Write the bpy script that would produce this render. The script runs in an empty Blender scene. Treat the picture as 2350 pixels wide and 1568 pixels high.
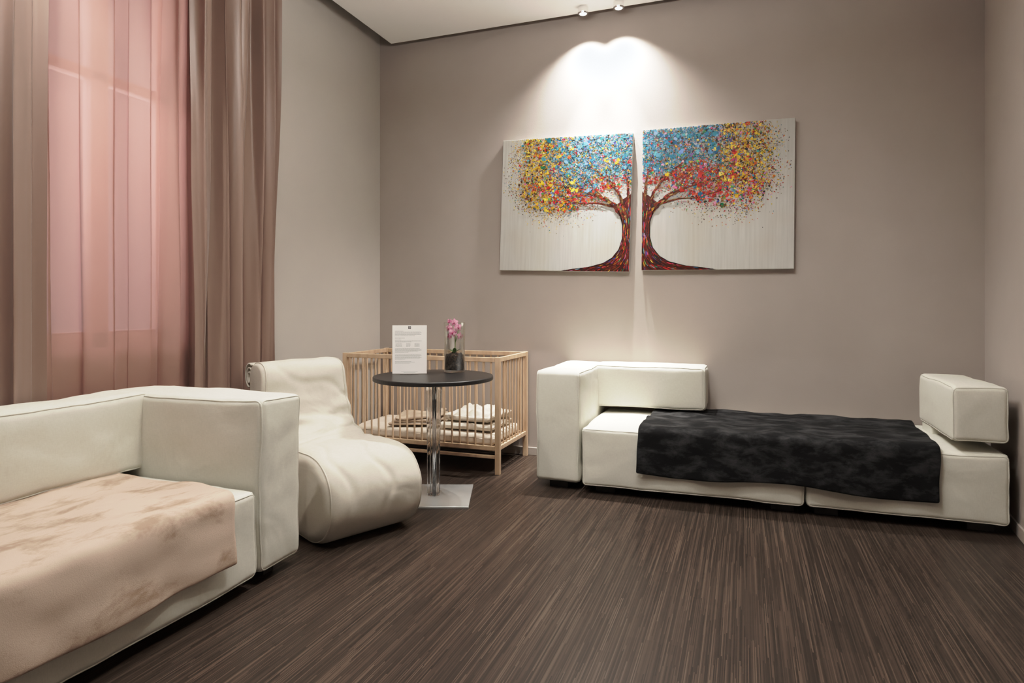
import bpy, bmesh, math, random
from mathutils import Vector, Matrix, noise
random.seed(7)
scene = bpy.context.scene
COL = scene.collection
vs = scene.view_settings
vs.view_transform = 'Standard'
vs.exposure = 0.0
vs.use_curve_mapping = True
cm = vs.curve_mapping
cm.black_level = (0, 0, 0); cm.white_level = (5, 5, 5)
cc = cm.curves[3]
cc.points[0].location = (0, 0); cc.points[1].location = (1, 1)
for p_ in ((.015, .062), (.03, .140), (.06, .286), (.12, .55), (.2, .765), (.4, .935)): cc.points.new(*p_)
cm.update()

# ------------------------------------------------------------------ materials
def new_mat(name):
    m = bpy.data.materials.new(name); m.use_nodes = True
    nt = m.node_tree
    for n in list(nt.nodes): nt.nodes.remove(n)
    out = nt.nodes.new('ShaderNodeOutputMaterial')
    return m, nt, out

def N(nt, typ, **kw):
    n = nt.nodes.new(typ)
    for k, v in kw.items(): setattr(n, k, v)
    return n

def principled(nt, out, col, rough=0.6, metal=0.0, **inp):
    b = nt.nodes.new('ShaderNodeBsdfPrincipled')
    b.inputs['Base Color'].default_value = (*col, 1)
    b.inputs['Roughness'].default_value = rough
    b.inputs['Metallic'].default_value = metal
    for k, v in inp.items():
        b.inputs[k.replace('_', ' ')].default_value = v
    nt.links.new(b.outputs[0], out.inputs[0])
    return b

def noisy(name, c1, c2, scale=5, rough=0.6, bump=0.0, bscale=200, detail=3, stretch=(1, 1, 1), metal=0.0, ramp=(0.35, 0.65), bdist=0.01, **inp):
    m, nt, out = new_mat(name)
    b = principled(nt, out, c1, rough, metal, **inp)
    tc = N(nt, 'ShaderNodeTexCoord'); mp = N(nt, 'ShaderNodeMapping')
    mp.inputs['Scale'].default_value = stretch
    nt.links.new(tc.outputs['Object'], mp.inputs[0])
    no = N(nt, 'ShaderNodeTexNoise'); no.inputs['Scale'].default_value = scale; no.inputs['Detail'].default_value = detail
    nt.links.new(mp.outputs[0], no.inputs['Vector'])
    r = N(nt, 'ShaderNodeValToRGB')
    r.color_ramp.elements[0].position = ramp[0]; r.color_ramp.elements[0].color = (*c1, 1)
    r.color_ramp.elements[1].position = ramp[1]; r.color_ramp.elements[1].color = (*c2, 1)
    nt.links.new(no.outputs['Fac'], r.inputs[0]); nt.links.new(r.outputs[0], b.inputs['Base Color'])
    if bump > 0:
        n2 = N(nt, 'ShaderNodeTexNoise'); n2.inputs['Scale'].default_value = bscale; n2.inputs['Detail'].default_value = 2
        nt.links.new(mp.outputs[0], n2.inputs['Vector'])
        bp = N(nt, 'ShaderNodeBump'); bp.inputs['Strength'].default_value = bump; bp.inputs['Distance'].default_value = bdist
        nt.links.new(n2.outputs['Fac'], bp.inputs['Height']); nt.links.new(bp.outputs[0], b.inputs['Normal'])
    return m

M_wall = noisy('wall_paint', (0.385, 0.338, 0.308), (0.40, 0.352, 0.32), 3, 0.85, 0.12, 120, bdist=0.003)
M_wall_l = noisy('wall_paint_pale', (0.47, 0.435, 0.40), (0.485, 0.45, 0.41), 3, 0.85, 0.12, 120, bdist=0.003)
M_ceil = noisy('ceiling_paint', (0.90, 0.885, 0.86), (0.92, 0.905, 0.88), 2, 0.9)
M_base = noisy('baseboard_paint', (0.40, 0.355, 0.32), (0.43, 0.38, 0.345), 4, 0.5)
M_white = noisy('window_frame_paint', (0.50, 0.42, 0.40), (0.54, 0.46, 0.44), 4, 0.5)
M_foot = noisy('black_foot', (0.015, 0.014, 0.013), (0.02, 0.018, 0.017), 10, 0.6)
M_black = noisy('black_table_laminate', (0.012, 0.011, 0.011), (0.018, 0.016, 0.016), 20, 0.38)
M_chrome = noisy('chrome', (0.8, 0.8, 0.8), (0.85, 0.85, 0.85), 5, 0.12, metal=1.0)
M_plate = noisy('polished_steel_plate', (0.55, 0.56, 0.56), (0.61, 0.62, 0.62), 5, 0.25, metal=0.55)
M_wood = noisy('beech_wood', (0.49, 0.340, 0.225), (0.60, 0.44, 0.305), 6, 0.5, stretch=(4, 4, 1), detail=4)
M_board = noisy('crib_board', (0.30, 0.2, 0.13), (0.36, 0.25, 0.16), 6, 0.6)
M_cotton = noisy('white_cotton', (0.62, 0.55, 0.46), (0.74, 0.68, 0.59), 14, 0.85, 0.35, 35, bdist=0.015)
M_matt = noisy('mattress_cover', (0.58, 0.50, 0.41), (0.66, 0.58, 0.49), 5, 0.85, 0.25, 40, bdist=0.01)
M_taupe = noisy('taupe_blanket_cloth', (0.36, 0.27, 0.20), (0.50, 0.39, 0.30), 12, 0.9, 0.4, 120)
M_paper = noisy('paper', (0.82, 0.80, 0.77), (0.85, 0.83, 0.80), 3, 0.6)
M_ink = noisy('ink', (0.30, 0.30, 0.30), (0.34, 0.34, 0.34), 3, 0.7)
M_inkdark = noisy('emblem_ink', (0.02, 0.02, 0.02), (0.03, 0.03, 0.03), 3, 0.7)
M_soil = noisy('potting_bark', (0.01, 0.008, 0.006), (0.10, 0.06, 0.035), 90, 0.9, 0.8, 120)
M_leaf = noisy('orchid_leaf', (0.05, 0.12, 0.02), (0.08, 0.17, 0.035), 20, 0.4)
M_stem = noisy('orchid_stem', (0.10, 0.16, 0.03), (0.15, 0.2, 0.05), 20, 0.5)
M_petal = noisy('orchid_petal', (0.46, 0.12, 0.24), (0.72, 0.40, 0.49), 80, 0.5, ramp=(0.4, 0.6))
M_lip = noisy('orchid_lip', (0.28, 0.015, 0.08), (0.40, 0.04, 0.12), 45, 0.5)

def fabric(name, c1, c2, bigs=.15):
    m, nt, out = new_mat(name)
    b = principled(nt, out, c1, 0.8)
    b.inputs['Sheen Weight'].default_value = 0.05
    tc = N(nt, 'ShaderNodeTexCoord')
    hs = []
    for sc in ((60, 60, 600), (600, 600, 60)):
        mp = N(nt, 'ShaderNodeMapping'); mp.inputs['Scale'].default_value = sc
        nt.links.new(tc.outputs['Object'], mp.inputs[0])
        no = N(nt, 'ShaderNodeTexNoise'); no.inputs['Scale'].default_value = 1.0; no.inputs['Detail'].default_value = 2
        nt.links.new(mp.outputs[0], no.inputs['Vector']); hs.append(no)
    ad = N(nt, 'ShaderNodeMath', operation='ADD')
    nt.links.new(hs[0].outputs['Fac'], ad.inputs[0]); nt.links.new(hs[1].outputs['Fac'], ad.inputs[1])
    r = N(nt, 'ShaderNodeMapRange'); r.inputs['From Min'].default_value = 0.7; r.inputs['From Max'].default_value = 1.3
    nt.links.new(ad.outputs[0], r.inputs[0])
    mx = N(nt, 'ShaderNodeMixRGB'); mx.inputs[1].default_value = (*c1, 1); mx.inputs[2].default_value = (*c2, 1)
    nt.links.new(r.outputs[0], mx.inputs[0]); nt.links.new(mx.outputs[0], b.inputs['Base Color'])
    bp = N(nt, 'ShaderNodeBump'); bp.inputs['Strength'].default_value = 0.10; bp.inputs['Distance'].default_value = 0.002
    big = N(nt, 'ShaderNodeTexNoise'); big.inputs['Scale'].default_value = 4; big.inputs['Detail'].default_value = 2; big.inputs['Distortion'].default_value = 1.2
    nt.links.new(tc.outputs['Object'], big.inputs['Vector'])
    bp2 = N(nt, 'ShaderNodeBump'); bp2.inputs['Strength'].default_value = bigs; bp2.inputs['Distance'].default_value = 0.03
    nt.links.new(big.outputs['Fac'], bp2.inputs['Height']); nt.links.new(bp2.outputs[0], bp.inputs['Normal'])
    nt.links.new(ad.outputs[0], bp.inputs['Height']); nt.links.new(bp.outputs[0], b.inputs['Normal'])
    return m
M_sofa = fabric('cream_upholstery', (0.58, 0.565, 0.495), (0.645, 0.63, 0.555), .22)
M_chair = fabric('ivory_upholstery', (0.52, 0.48, 0.41), (0.58, 0.54, 0.465), .36)

def plush(name, dark, light, scale, lo, hi, sheen=0.5, stretch=(1, 1, 1), b2=.2, b1=.45):
    m, nt, out = new_mat(name)
    b = principled(nt, out, dark, 0.9)
    b.inputs['Sheen Weight'].default_value = sheen
    b.inputs['Sheen Roughness'].default_value = 0.35
    b.inputs['Sheen Tint'].default_value = (*[min(1, x * 1.4) for x in light], 1)
    b.inputs['Specular IOR Level'].default_value = 0.15
    tc = N(nt, 'ShaderNodeTexCoord')
    mp = N(nt, 'ShaderNodeMapping'); mp.inputs['Scale'].default_value = stretch
    nt.links.new(tc.outputs['Object'], mp.inputs[0])
    no = N(nt, 'ShaderNodeTexNoise'); no.inputs['Scale'].default_value = scale; no.inputs['Detail'].default_value = 6
    no.inputs['Distortion'].default_value = 0.25; no.inputs['Roughness'].default_value = 0.66
    nt.links.new(mp.outputs[0], no.inputs['Vector'])
    r = N(nt, 'ShaderNodeValToRGB')
    r.color_ramp.elements[0].position = lo; r.color_ramp.elements[0].color = (*dark, 1)
    r.color_ramp.elements[1].position = hi; r.color_ramp.elements[1].color = (*light, 1)
    nt.links.new(no.outputs['Fac'], r.inputs[0]); nt.links.new(r.outputs[0], b.inputs['Base Color'])
    n2 = N(nt, 'ShaderNodeTexNoise'); n2.inputs['Scale'].default_value = 350; n2.inputs['Detail'].default_value = 2
    nt.links.new(tc.outputs['Object'], n2.inputs['Vector'])
    bp = N(nt, 'ShaderNodeBump'); bp.inputs['Strength'].default_value = b1; bp.inputs['Distance'].default_value = 0.003
    bp2 = N(nt, 'ShaderNodeBump'); bp2.inputs['Strength'].default_value = b2; bp2.inputs['Distance'].default_value = 0.02
    nt.links.new(no.outputs['Fac'], bp2.inputs['Height']); nt.links.new(bp2.outputs[0], bp.inputs['Normal'])
    nt.links.new(n2.outputs['Fac'], bp.inputs['Height']); nt.links.new(bp.outputs[0], b.inputs['Normal'])
    return m
M_furb = plush('beige_plush', (0.355, 0.255, 0.195), (0.545, 0.43, 0.35), 4.5, 0.38, 0.50, 0.3, (1.6, .7, 1), .10, .22)
M_furk = plush('charcoal_plush', (0.007, 0.007, 0.0074), (0.056, 0.056, 0.058), 9, 0.45, 0.76, 0.12, (.8, 1.6, 1.6), .2, .35)

def glassmat(name, rough=0.0, tint=(1, 1, 1), ior=1.45):
    m, nt, out = new_mat(name)
    b = principled(nt, out, tint, rough)
    b.inputs['Transmission Weight'].default_value = 1.0
    b.inputs['IOR'].default_value = ior
    return m
M_acry = glassmat('clear_acrylic', 0.03, (0.95, 0.95, 0.95), 1.3)
def thin_glass(name, tint, k=0.1):
    m, nt, out = new_mat(name)
    t = N(nt, 'ShaderNodeBsdfTransparent'); t.inputs[0].default_value = (*tint, 1)
    g = N(nt, 'ShaderNodeBsdfGlossy'); g.inputs['Roughness'].default_value = 0.03
    f = N(nt, 'ShaderNodeLayerWeight'); f.inputs[0].default_value = 0.3
    mx = N(nt, 'ShaderNodeMixShader')
    mr = N(nt, 'ShaderNodeMapRange'); mr.inputs[3].default_value = .02; mr.inputs[4].default_value = .5
    nt.links.new(f.outputs['Fresnel'], mr.inputs[0]); nt.links.new(mr.outputs[0], mx.inputs[0])
    nt.links.new(t.outputs[0], mx.inputs[1]); nt.links.new(g.outputs[0], mx.inputs[2]); nt.links.new(mx.outputs[0], out.inputs[0])
    return m
M_glass = thin_glass('clear_glass', (0.985, 0.99, 0.985))

def floor_mat():
    m, nt, out = new_mat('striped_laminate')
    b = principled(nt, out, (0.08, 0.06, 0.05), 0.38)
    b.inputs['Specular IOR Level'].default_value = 0.30
    L = nt.links.new
    tc = N(nt, 'ShaderNodeTexCoord'); sp = N(nt, 'ShaderNodeSeparateXYZ')
    L(tc.outputs['Object'], sp.inputs[0])
    def math1(op, a, bb=None):
        n = N(nt, 'ShaderNodeMath', operation=op)
        for i, v in enumerate((a, bb)):
            if v is None: continue
            if isinstance(v, (int, float)): n.inputs[i].default_value = v
            else: L(v, n.inputs[i])
        return n.outputs[0]
    def strips(w, ln, seed):
        xi = math1('FLOOR', math1('DIVIDE', math1('ADD', sp.outputs[0], seed), w))
        wn = N(nt, 'ShaderNodeTexWhiteNoise', noise_dimensions='1D'); L(xi, wn.inputs['W'])
        yy = math1('ADD', math1('DIVIDE', sp.outputs[1], ln), math1('MULTIPLY', wn.outputs['Value'], 17.3))
        yi = math1('FLOOR', yy)
        cb = N(nt, 'ShaderNodeCombineXYZ'); L(xi, cb.inputs[0]); L(yi, cb.inputs[1])
        w2 = N(nt, 'ShaderNodeTexWhiteNoise', noise_dimensions='2D'); L(cb.outputs[0], w2.inputs['Vector'])
        return w2.outputs['Value']
    a = strips(0.0032, 0.40, 3.0)
    p = strips(0.20, 1.2, 11.0)
    r = N(nt, 'ShaderNodeValToRGB'); e = r.color_ramp.elements
    e[0].position = 0.0; e[0].color = (0.021, 0.0150, 0.0115, 1)
    e[1].position = 1.0; e[1].color = (0.098, 0.071, 0.055, 1)
    x = e.new(0.5); x.color = (0.0385, 0.0272, 0.0212, 1)
    x = e.new(0.85); x.color = (0.062, 0.044, 0.034, 1)
    L(a, r.inputs[0])
    hv = N(nt, 'ShaderNodeHueSaturation'); L(r.outputs[0], hv.inputs['Color'])
    L(math1('ADD', math1('MULTIPLY', p, 0.16), 0.92), hv.inputs['Value'])
    L(hv.outputs[0], b.inputs['Base Color'])
    bp = N(nt, 'ShaderNodeBump'); bp.inputs['Strength'].default_value = 0.12; bp.inputs['Distance'].default_value = 0.002
    L(a, bp.inputs['Height']); L(bp.outputs[0], b.inputs['Normal'])
    return m
M_floor = floor_mat()

def curtain_mat(name, c, t, tw, clear, rough=.5):
    m, nt, out = new_mat(name)
    L = nt.links.new
    b = N(nt, 'ShaderNodeBsdfPrincipled'); b.inputs['Base Color'].default_value = (*c, 1); b.inputs['Roughness'].default_value = rough
    b.inputs['Sheen Weight'].default_value = 0.2
    tc = N(nt, 'ShaderNodeTexCoord'); no = N(nt, 'ShaderNodeTexNoise'); no.inputs['Scale'].default_value = 500
    L(tc.outputs['Object'], no.inputs['Vector'])
    bp = N(nt, 'ShaderNodeBump'); bp.inputs['Strength'].default_value = 0.12; bp.inputs['Distance'].default_value = 0.002
    L(no.outputs['Fac'], bp.inputs['Height']); L(bp.outputs[0], b.inputs['Normal'])
    tr = N(nt, 'ShaderNodeBsdfTranslucent'); tr.inputs[0].default_value = (*t, 1)
    tp = N(nt, 'ShaderNodeBsdfTransparent'); tp.inputs[0].default_value = (0.88, 0.72, 0.74, 1)
    m1 = N(nt, 'ShaderNodeMixShader'); m1.inputs[0].default_value = tw
    L(b.outputs[0], m1.inputs[1]); L(tr.outputs[0], m1.inputs[2])
    m2 = N(nt, 'ShaderNodeMixShader'); m2.inputs[0].default_value = clear
    L(m1.outputs[0], m2.inputs[1]); L(tp.outputs[0], m2.inputs[2])
    L(m2.outputs[0], out.inputs[0])
    return m
M_cur = curtain_mat('rose_taupe_curtain', (0.36, 0.235, 0.195), (0.80, 0.44, 0.38), 0.30, 0.23)
M_cur2 = curtain_mat('taupe_curtain', (0.25, 0.168, 0.138), (0.5, 0.33, 0.28), 0.04, 0.0, .32)

def emis(name, col, s):
    m, nt, out = new_mat(name)
    e = N(nt, 'ShaderNodeEmission'); e.inputs[0].default_value = (*col, 1); e.inputs[1].default_value = s
    nt.links.new(e.outputs[0], out.inputs[0]); return m
M_lens = emis('lamp_lens', (1, 0.95, 0.88), 8)

def paint_mat():
    m, nt, out = new_mat('thick_paint')
    b = principled(nt, out, (1, 1, 1), 0.45)
    b.inputs['Specular IOR Level'].default_value = 0.3
    a = N(nt, 'ShaderNodeAttribute'); a.attribute_name = 'paint'
    nt.links.new(a.outputs['Color'], b.inputs['Base Color'])
    return m
M_paint = paint_mat()

def canvas_mat():
    m, nt, out = new_mat('primed_canvas')
    b = principled(nt, out, (0.6, 0.58, 0.54), 0.75)
    L = nt.links.new
    tc = N(nt, 'ShaderNodeTexCoord'); mp = N(nt, 'ShaderNodeMapping'); mp.inputs['Scale'].default_value = (60, 1, 2.5)
    L(tc.outputs['Object'], mp.inputs[0])
    no = N(nt, 'ShaderNodeTexNoise'); no.inputs['Scale'].default_value = 1; no.inputs['Detail'].default_value = 4
    L(mp.outputs[0], no.inputs['Vector'])
    r = N(nt, 'ShaderNodeValToRGB'); r.color_ramp.elements[0].position = 0.3; r.color_ramp.elements[0].color = (0.40, 0.39, 0.365, 1)
    r.color_ramp.elements[1].position = 0.65; r.color_ramp.elements[1].color = (0.455, 0.45, 0.425, 1)
    L(no.outputs['Fac'], r.inputs[0])
    n3 = N(nt, 'ShaderNodeTexNoise'); n3.inputs['Scale'].default_value = 2.5; L(tc.outputs['Object'], n3.inputs['Vector'])
    mx = N(nt, 'ShaderNodeMixRGB'); mx.inputs[2].default_value = (0.41, 0.35, 0.265, 1)
    rr = N(nt, 'ShaderNodeMapRange'); rr.inputs[1].default_value = 0.5; rr.inputs[2].default_value = 0.8; rr.inputs[4].default_value = 0.5
    L(n3.outputs['Fac'], rr.inputs[0]); L(rr.outputs[0], mx.inputs[0]); L(r.outputs[0], mx.inputs[1])
    L(mx.outputs[0], b.inputs['Base Color'])
    bp = N(nt, 'ShaderNodeBump'); bp.inputs['Strength'].default_value = 0.2; bp.inputs['Distance'].default_value = 0.003
    L(no.outputs['Fac'], bp.inputs['Height']); L(bp.outputs[0], b.inputs['Normal'])
    return m
M_canvas = canvas_mat()

# ------------------------------------------------------------------ mesh helpers
def mkobj(name, verts, faces, mat, loc=(0, 0, 0), rz=0.0, smooth=False, parent=None, rot=None):
    me = bpy.data.meshes.new(name); me.from_pydata([tuple(v) for v in verts], [], faces); me.update()
    bm = bmesh.new(); bm.from_mesh(me)
    bmesh.ops.remove_doubles(bm, verts=bm.verts, dist=1e-5)
    bmesh.ops.recalc_face_normals(bm, faces=bm.faces); bm.to_mesh(me); bm.free()
    if smooth:
        for p in me.polygons: p.use_smooth = True
    me.materials.append(mat)
    o = bpy.data.objects.new(name, me); COL.objects.link(o)
    o.location = loc; o.rotation_euler = rot if rot else (0, 0, rz)
    if parent: o.parent = parent
    return o

def empty(name, loc, rz=0, label='', cat='', group=None):
    o = bpy.data.objects.new(name, None); COL.objects.link(o); o.location = loc; o.rotation_euler = (0, 0, rz)
    o.empty_display_size = 0.1
    o['label'] = label; o['category'] = cat
    if group: o['group'] = group
    return o
def tag(o, label, cat, group=None):
    o['label'] = label; o['category'] = cat
    if group: o['group'] = group
def struct(o): o['kind'] = 'structure'; return o

class MB:
    def __init__(s): s.v = []; s.f = []
    def add(s, v, f):
        b = len(s.v); s.v += [tuple(x) for x in v]; s.f += [tuple(i + b for i in q) for q in f]
    def box(s, x0, x1, y0, y1, z0, z1, ch=0.0):
        if ch <= 0:
            v = [(x, y, z) for x in (x0, x1) for y in (y0, y1) for z in (z0, z1)]
            f = [(0, 1, 3, 2), (4, 6, 7, 5), (0, 4, 5, 1), (2, 3, 7, 6), (0, 2, 6, 4), (1, 5, 7, 3)]
            s.add(v, f)
        else:
            c = Vector(((x0 + x1) / 2, (y0 + y1) / 2, (z0 + z1) / 2)); h = Vector(((x1 - x0) / 2, (y1 - y0) / 2, (z1 - z0) / 2))
            v, f = roundbox(h, ch, 2, 1); s.add([c + Vector(p) for p in v], f)
    def tube(s, pts, r, seg=8, closed=False, cap=True):
        pts = [Vector(p) for p in pts]; n = len(pts)
        rs = r if isinstance(r, (list, tuple)) else [r] * n
        rings = []; up = None
        for i, p in enumerate(pts):
            if closed: t = pts[(i + 1) % n] - pts[i - 1]
            else: t = pts[min(i + 1, n - 1)] - pts[max(i - 1, 0)]
            t.normalize()
            if up is None:
                up = Vector((0, 0, 1)) if abs(t.z) < 0.9 else Vector((1, 0, 0))
            a = t.cross(up)
            if a.length < 1e-5: up = Vector((1, 0, 0)) if abs(t.x) < .9 else Vector((0, 1, 0)); a = t.cross(up)
            a.normalize(); bb = a.cross(t).normalized(); up = bb
            rings.append([p + (a * math.cos(k * 2 * math.pi / seg) + bb * math.sin(k * 2 * math.pi / seg)) * rs[i] for k in range(seg)])
        v = [q for rg in rings for q in rg]; f = []
        m = n if closed else n - 1
        for i in range(m):
            j = (i + 1) % n
            for k in range(seg):
                f.append((i * seg + k, i * seg + (k + 1) % seg, j * seg + (k + 1) % seg, j * seg + k))
        if cap and not closed:
            f.append(tuple(range(seg - 1, -1, -1))); f.append(tuple((n - 1) * seg + k for k in range(seg)))
        s.add(v, f)
    def lathe(s, prof, seg=48, cx=0, cy=0, lobes=0, amp=0):
        v = []; f = []
        for (r, z) in prof:
            for k in range(seg):
                a = 2 * math.pi * k / seg; rr = r * (1 + amp * math.cos(lobes * a)) if lobes else r
                v.append((cx + rr * math.cos(a), cy + rr * math.sin(a), z))
        for i in range(len(prof) - 1):
            for k in range(seg):
                f.append((i * seg + k, i * seg + (k + 1) % seg, (i + 1) * seg + (k + 1) % seg, (i + 1) * seg + k))
        if prof[0][0] > 1e-6: f.append(tuple(range(seg)))
        if prof[-1][0] > 1e-6: f.append(tuple((len(prof) - 1) * seg + k for k in range(seg)))
        s.add(v, f)
    def obj(s, name, mat, **kw): return mkobj(name, s.v, s.f, mat, **kw)

def roundbox(h, r, nr=4, nm=6):
    def ax(hh):
        a = [-(hh - r) - r * math.tan(math.pi / 4 * (nr - i) / nr) for i in range(nr)]
        mid = [-(hh - r) + 2 * (hh - r) * i / nm for i in range(nm + 1)]
        return a + mid + [-x for x in reversed(a)]
    X, Y, Z = ax(h[0]), ax(h[1]), ax(h[2])
    idx = {}; v = []; f = []
    def vid(i, j, k):
        key = (i, j, k)
        if key not in idx:
            p = Vector((X[i], Y[j], Z[k]))
            q = Vector([max(-(h[a] - r), min(h[a] - r, p[a])) for a in range(3)])
            d = p - q
            if d.length > 1e-9: d.normalize()
            idx[key] = len(v); v.append(q + d * r)
        return idx[key]
    nx, ny, nz = len(X) - 1, len(Y) - 1, len(Z) - 1
    for i in range(nx):
        for j in range(ny):
            for k in (0, nz): f.append((vid(i, j, k), vid(i + 1, j, k), vid(i + 1, j + 1, k), vid(i, j + 1, k)))
    for i in range(nx):
        for k in range(nz):
            for j in (0, ny): f.append((vid(i, j, k), vid(i + 1, j, k), vid(i + 1, j, k + 1), vid(i, j, k + 1)))
    for j in range(ny):
        for k in range(nz):
            for i in (0, nx): f.append((vid(i, j, k), vid(i, j + 1, k), vid(i, j + 1, k + 1), vid(i, j, k + 1)))
    return v, f

def cushion(name, x0, x1, y0, y1, z0, z1, mat, parent, r=0.035, bulge=0.008, wr=0.004, seed=0, seams=True):
    c = Vector(((x0 + x1) / 2, (y0 + y1) / 2, (z0 + z1) / 2)); h = Vector(((x1 - x0) / 2, (y1 - y0) / 2, (z1 - z0) / 2))
    v, f = roundbox(h, r, 4, 26)
    def warp(p):
        p = Vector(p); q = Vector((p.x / h.x, p.y / h.y, p.z / h.z))
        o = Vector((0, 0, 0))
        for a in range(3):
            b, d = (a + 1) % 3, (a + 2) % 3
            w = max(0, 1 - q[b] ** 4) * max(0, 1 - q[d] ** 4)
            s = 1 if q[a] > 0 else -1
            if a == 2 and s < 0: continue
            o[a] += s * abs(q[a]) * bulge * w
        pp = p + Vector((seed, seed * 1.7, 0))
        nn = noise.noise_vector(pp * 3.5) * wr
        nn += noise.noise_vector(pp * 13) * wr * .3
        return p + o + nn
    v = [warp(p) for p in v]
    mb = MB(); mb.add(v, f)
    if seams:
        k = r * 0.29
        def loop(ax, sgn):
            b, d = [a for a in range(3) if a != ax]
            pts = []; cr = r * 0.9
            hb, hd = h[b] - k, h[d] - k
            cs = [(hb, hd), (-hb, hd), (-hb, -hd), (hb, -hd)]
            for i, (sb, sd) in enumerate(cs):
                a0 = i * math.pi / 2
                for t in range(4):
                    an = a0 + math.pi / 2 * t / 3
                    cb = sb - math.copysign(cr, sb); cd = sd - math.copysign(cr, sd)
                    pb = cb + cr * math.cos(an); pd = cd + cr * math.sin(an)
                    P = [0, 0, 0]; P[ax] = sgn * (h[ax] - k); P[b] = pb; P[d] = pd
                    pts.append(Vector(P))
                nb, nd = cs[(i + 1) % 4]
                A = pts[-1]
                B = [0, 0, 0]; B[ax] = sgn * (h[ax] - k)
                nb_c = nb - math.copysign(cr, nb); nd_c = nd - math.copysign(cr, nd)
                an = (i + 1) * math.pi / 2
                B[b] = nb_c + cr * math.cos(an); B[d] = nd_c + cr * math.sin(an)
                B = Vector(B)
                for t in range(1, 14): pts.append(A.lerp(B, t / 14))
            return [warp(p) for p in pts]
        for ax, sg in seams if isinstance(seams, list) else [(2, 1)]:
            mb.tube(loop(ax, sg), 0.0038, 6, closed=True)
    return mb.obj(name, mat, loc=c, smooth=True, parent=parent)

# ------------------------------------------------------------------ camera
cam = bpy.data.cameras.new('camera'); camo = bpy.data.objects.new('camera', cam); COL.objects.link(camo)
camo.location = (0, 0, 1.15); camo.rotation_euler = (math.radians(90), 0, math.radians(20.04))
cam.sensor_width = 36; cam.lens = 22.38; cam.shift_y = -84 / 2350; cam.clip_start = 0.05
scene.camera = camo

# ------------------------------------------------------------------ room shell
XL, YB, YF = -2.87, 4.635, -1.6
XR1, XR0 = 1.378, 0.66   # right wall is slightly out of square
ZC, ZT = 3.285, 3.60
def slab(name, quad, z0, z1, mat):
    mb = MB(); mb.v = [(a, b, z0) for a, b in quad] + [(a, b, z1) for a, b in quad]
    mb.f = [(0, 1, 2, 3), (4, 5, 6, 7), (0, 1, 5, 4), (1, 2, 6, 5), (2, 3, 7, 6), (3, 0, 4, 7)]
    return struct(mb.obj(name, mat))
slab('floor', [(XL - .25, YF - .1), (XR1 + .3, YF - .1), (XR1 + .3, YB + .15), (XL - .25, YB + .15)], -.1, 0, M_floor)
mb = MB(); mb.box(XL - .25, XR1 + .3, YB, YB + .15, 0, ZT); struct(mb.obj('wall_back', M_wall))
mb = MB(); mb.box(XL - .25, XR1 + .3, YF - .1, YF, 0, ZT); struct(mb.obj('wall_front', M_wall))
WY0, WY1, WZ0, WZ1 = 1.84, 2.66, 0.93, 3.05
mb = MB()
mb.box(XL - .25, XL, YF, WY0, 0, ZT); mb.box(XL - .25, XL, WY1, YB, 0, ZT)
mb.box(XL - .25, XL, WY0, WY1, 0, WZ0); mb.box(XL - .25, XL, WY0, WY1, WZ1, ZT)
struct(mb.obj('wall_left', M_wall_l))
slab('wall_right', [(XR0, YF), (XR1, YB), (XR1 + .3, YB), (XR1 + .3, YF)], 0, ZT, M_wall)
mb = MB(); mb.box(XL - .25, XR1 + .3, YF - .1, YB + .15, ZT, ZT + .1); struct(mb.obj('ceiling', M_wall))
mb = MB(); mb.box(-2.71, XR1, YF, 4.55, ZC, ZC + .12); o = struct(mb.obj('ceiling.001', M_ceil))
mb = MB(); mb.box(XL + .012, XR1 - .01, YB - .012, YB, 0, .06, .003); struct(mb.obj('baseboard_back', M_base))
mb = MB(); mb.box(XL, XL + .012, YF, YB, 0, .06, .003); struct(mb.obj('baseboard_left', M_base))
slab('baseboard_right', [(XR0 - .012, YF), (XR1 - .012, YB - .013), (XR1 - .002, YB - .013), (XR0, YF)], 0, .06, M_base)
# window
mb = MB()
fx0, fx1 = XL - .17, XL - .11
def fr(y0, y1, z0, z1): mb.box(fx0, fx1, y0, y1, z0, z1, .004)
fr(WY0, WY0 + .07, WZ0, WZ1); fr(WY1 - .07, WY1, WZ0, WZ1); fr(WY0, WY1, WZ0, WZ0 + .09); fr(WY0, WY1, WZ1 - .07, WZ1)
ym = (WY0 + WY1) / 2; fr(ym - .045, ym + .045, WZ0, WZ1); fr(WY0, WY1, 2.25, 2.30)
mb.box(XL - .11, XL - .002, WY0, WY1, WZ0 - .02, WZ0 + .012, .004)
wf = struct(mb.obj('window_1', M_white))
mb = MB(); mb.box(XL - .145, XL - .14, WY0 + .06, WY1 - .06, WZ0 + .08, WZ1 - .06); g = mb.obj('window_pane', M_glass, parent=wf); g['kind'] = 'structure'

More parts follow.
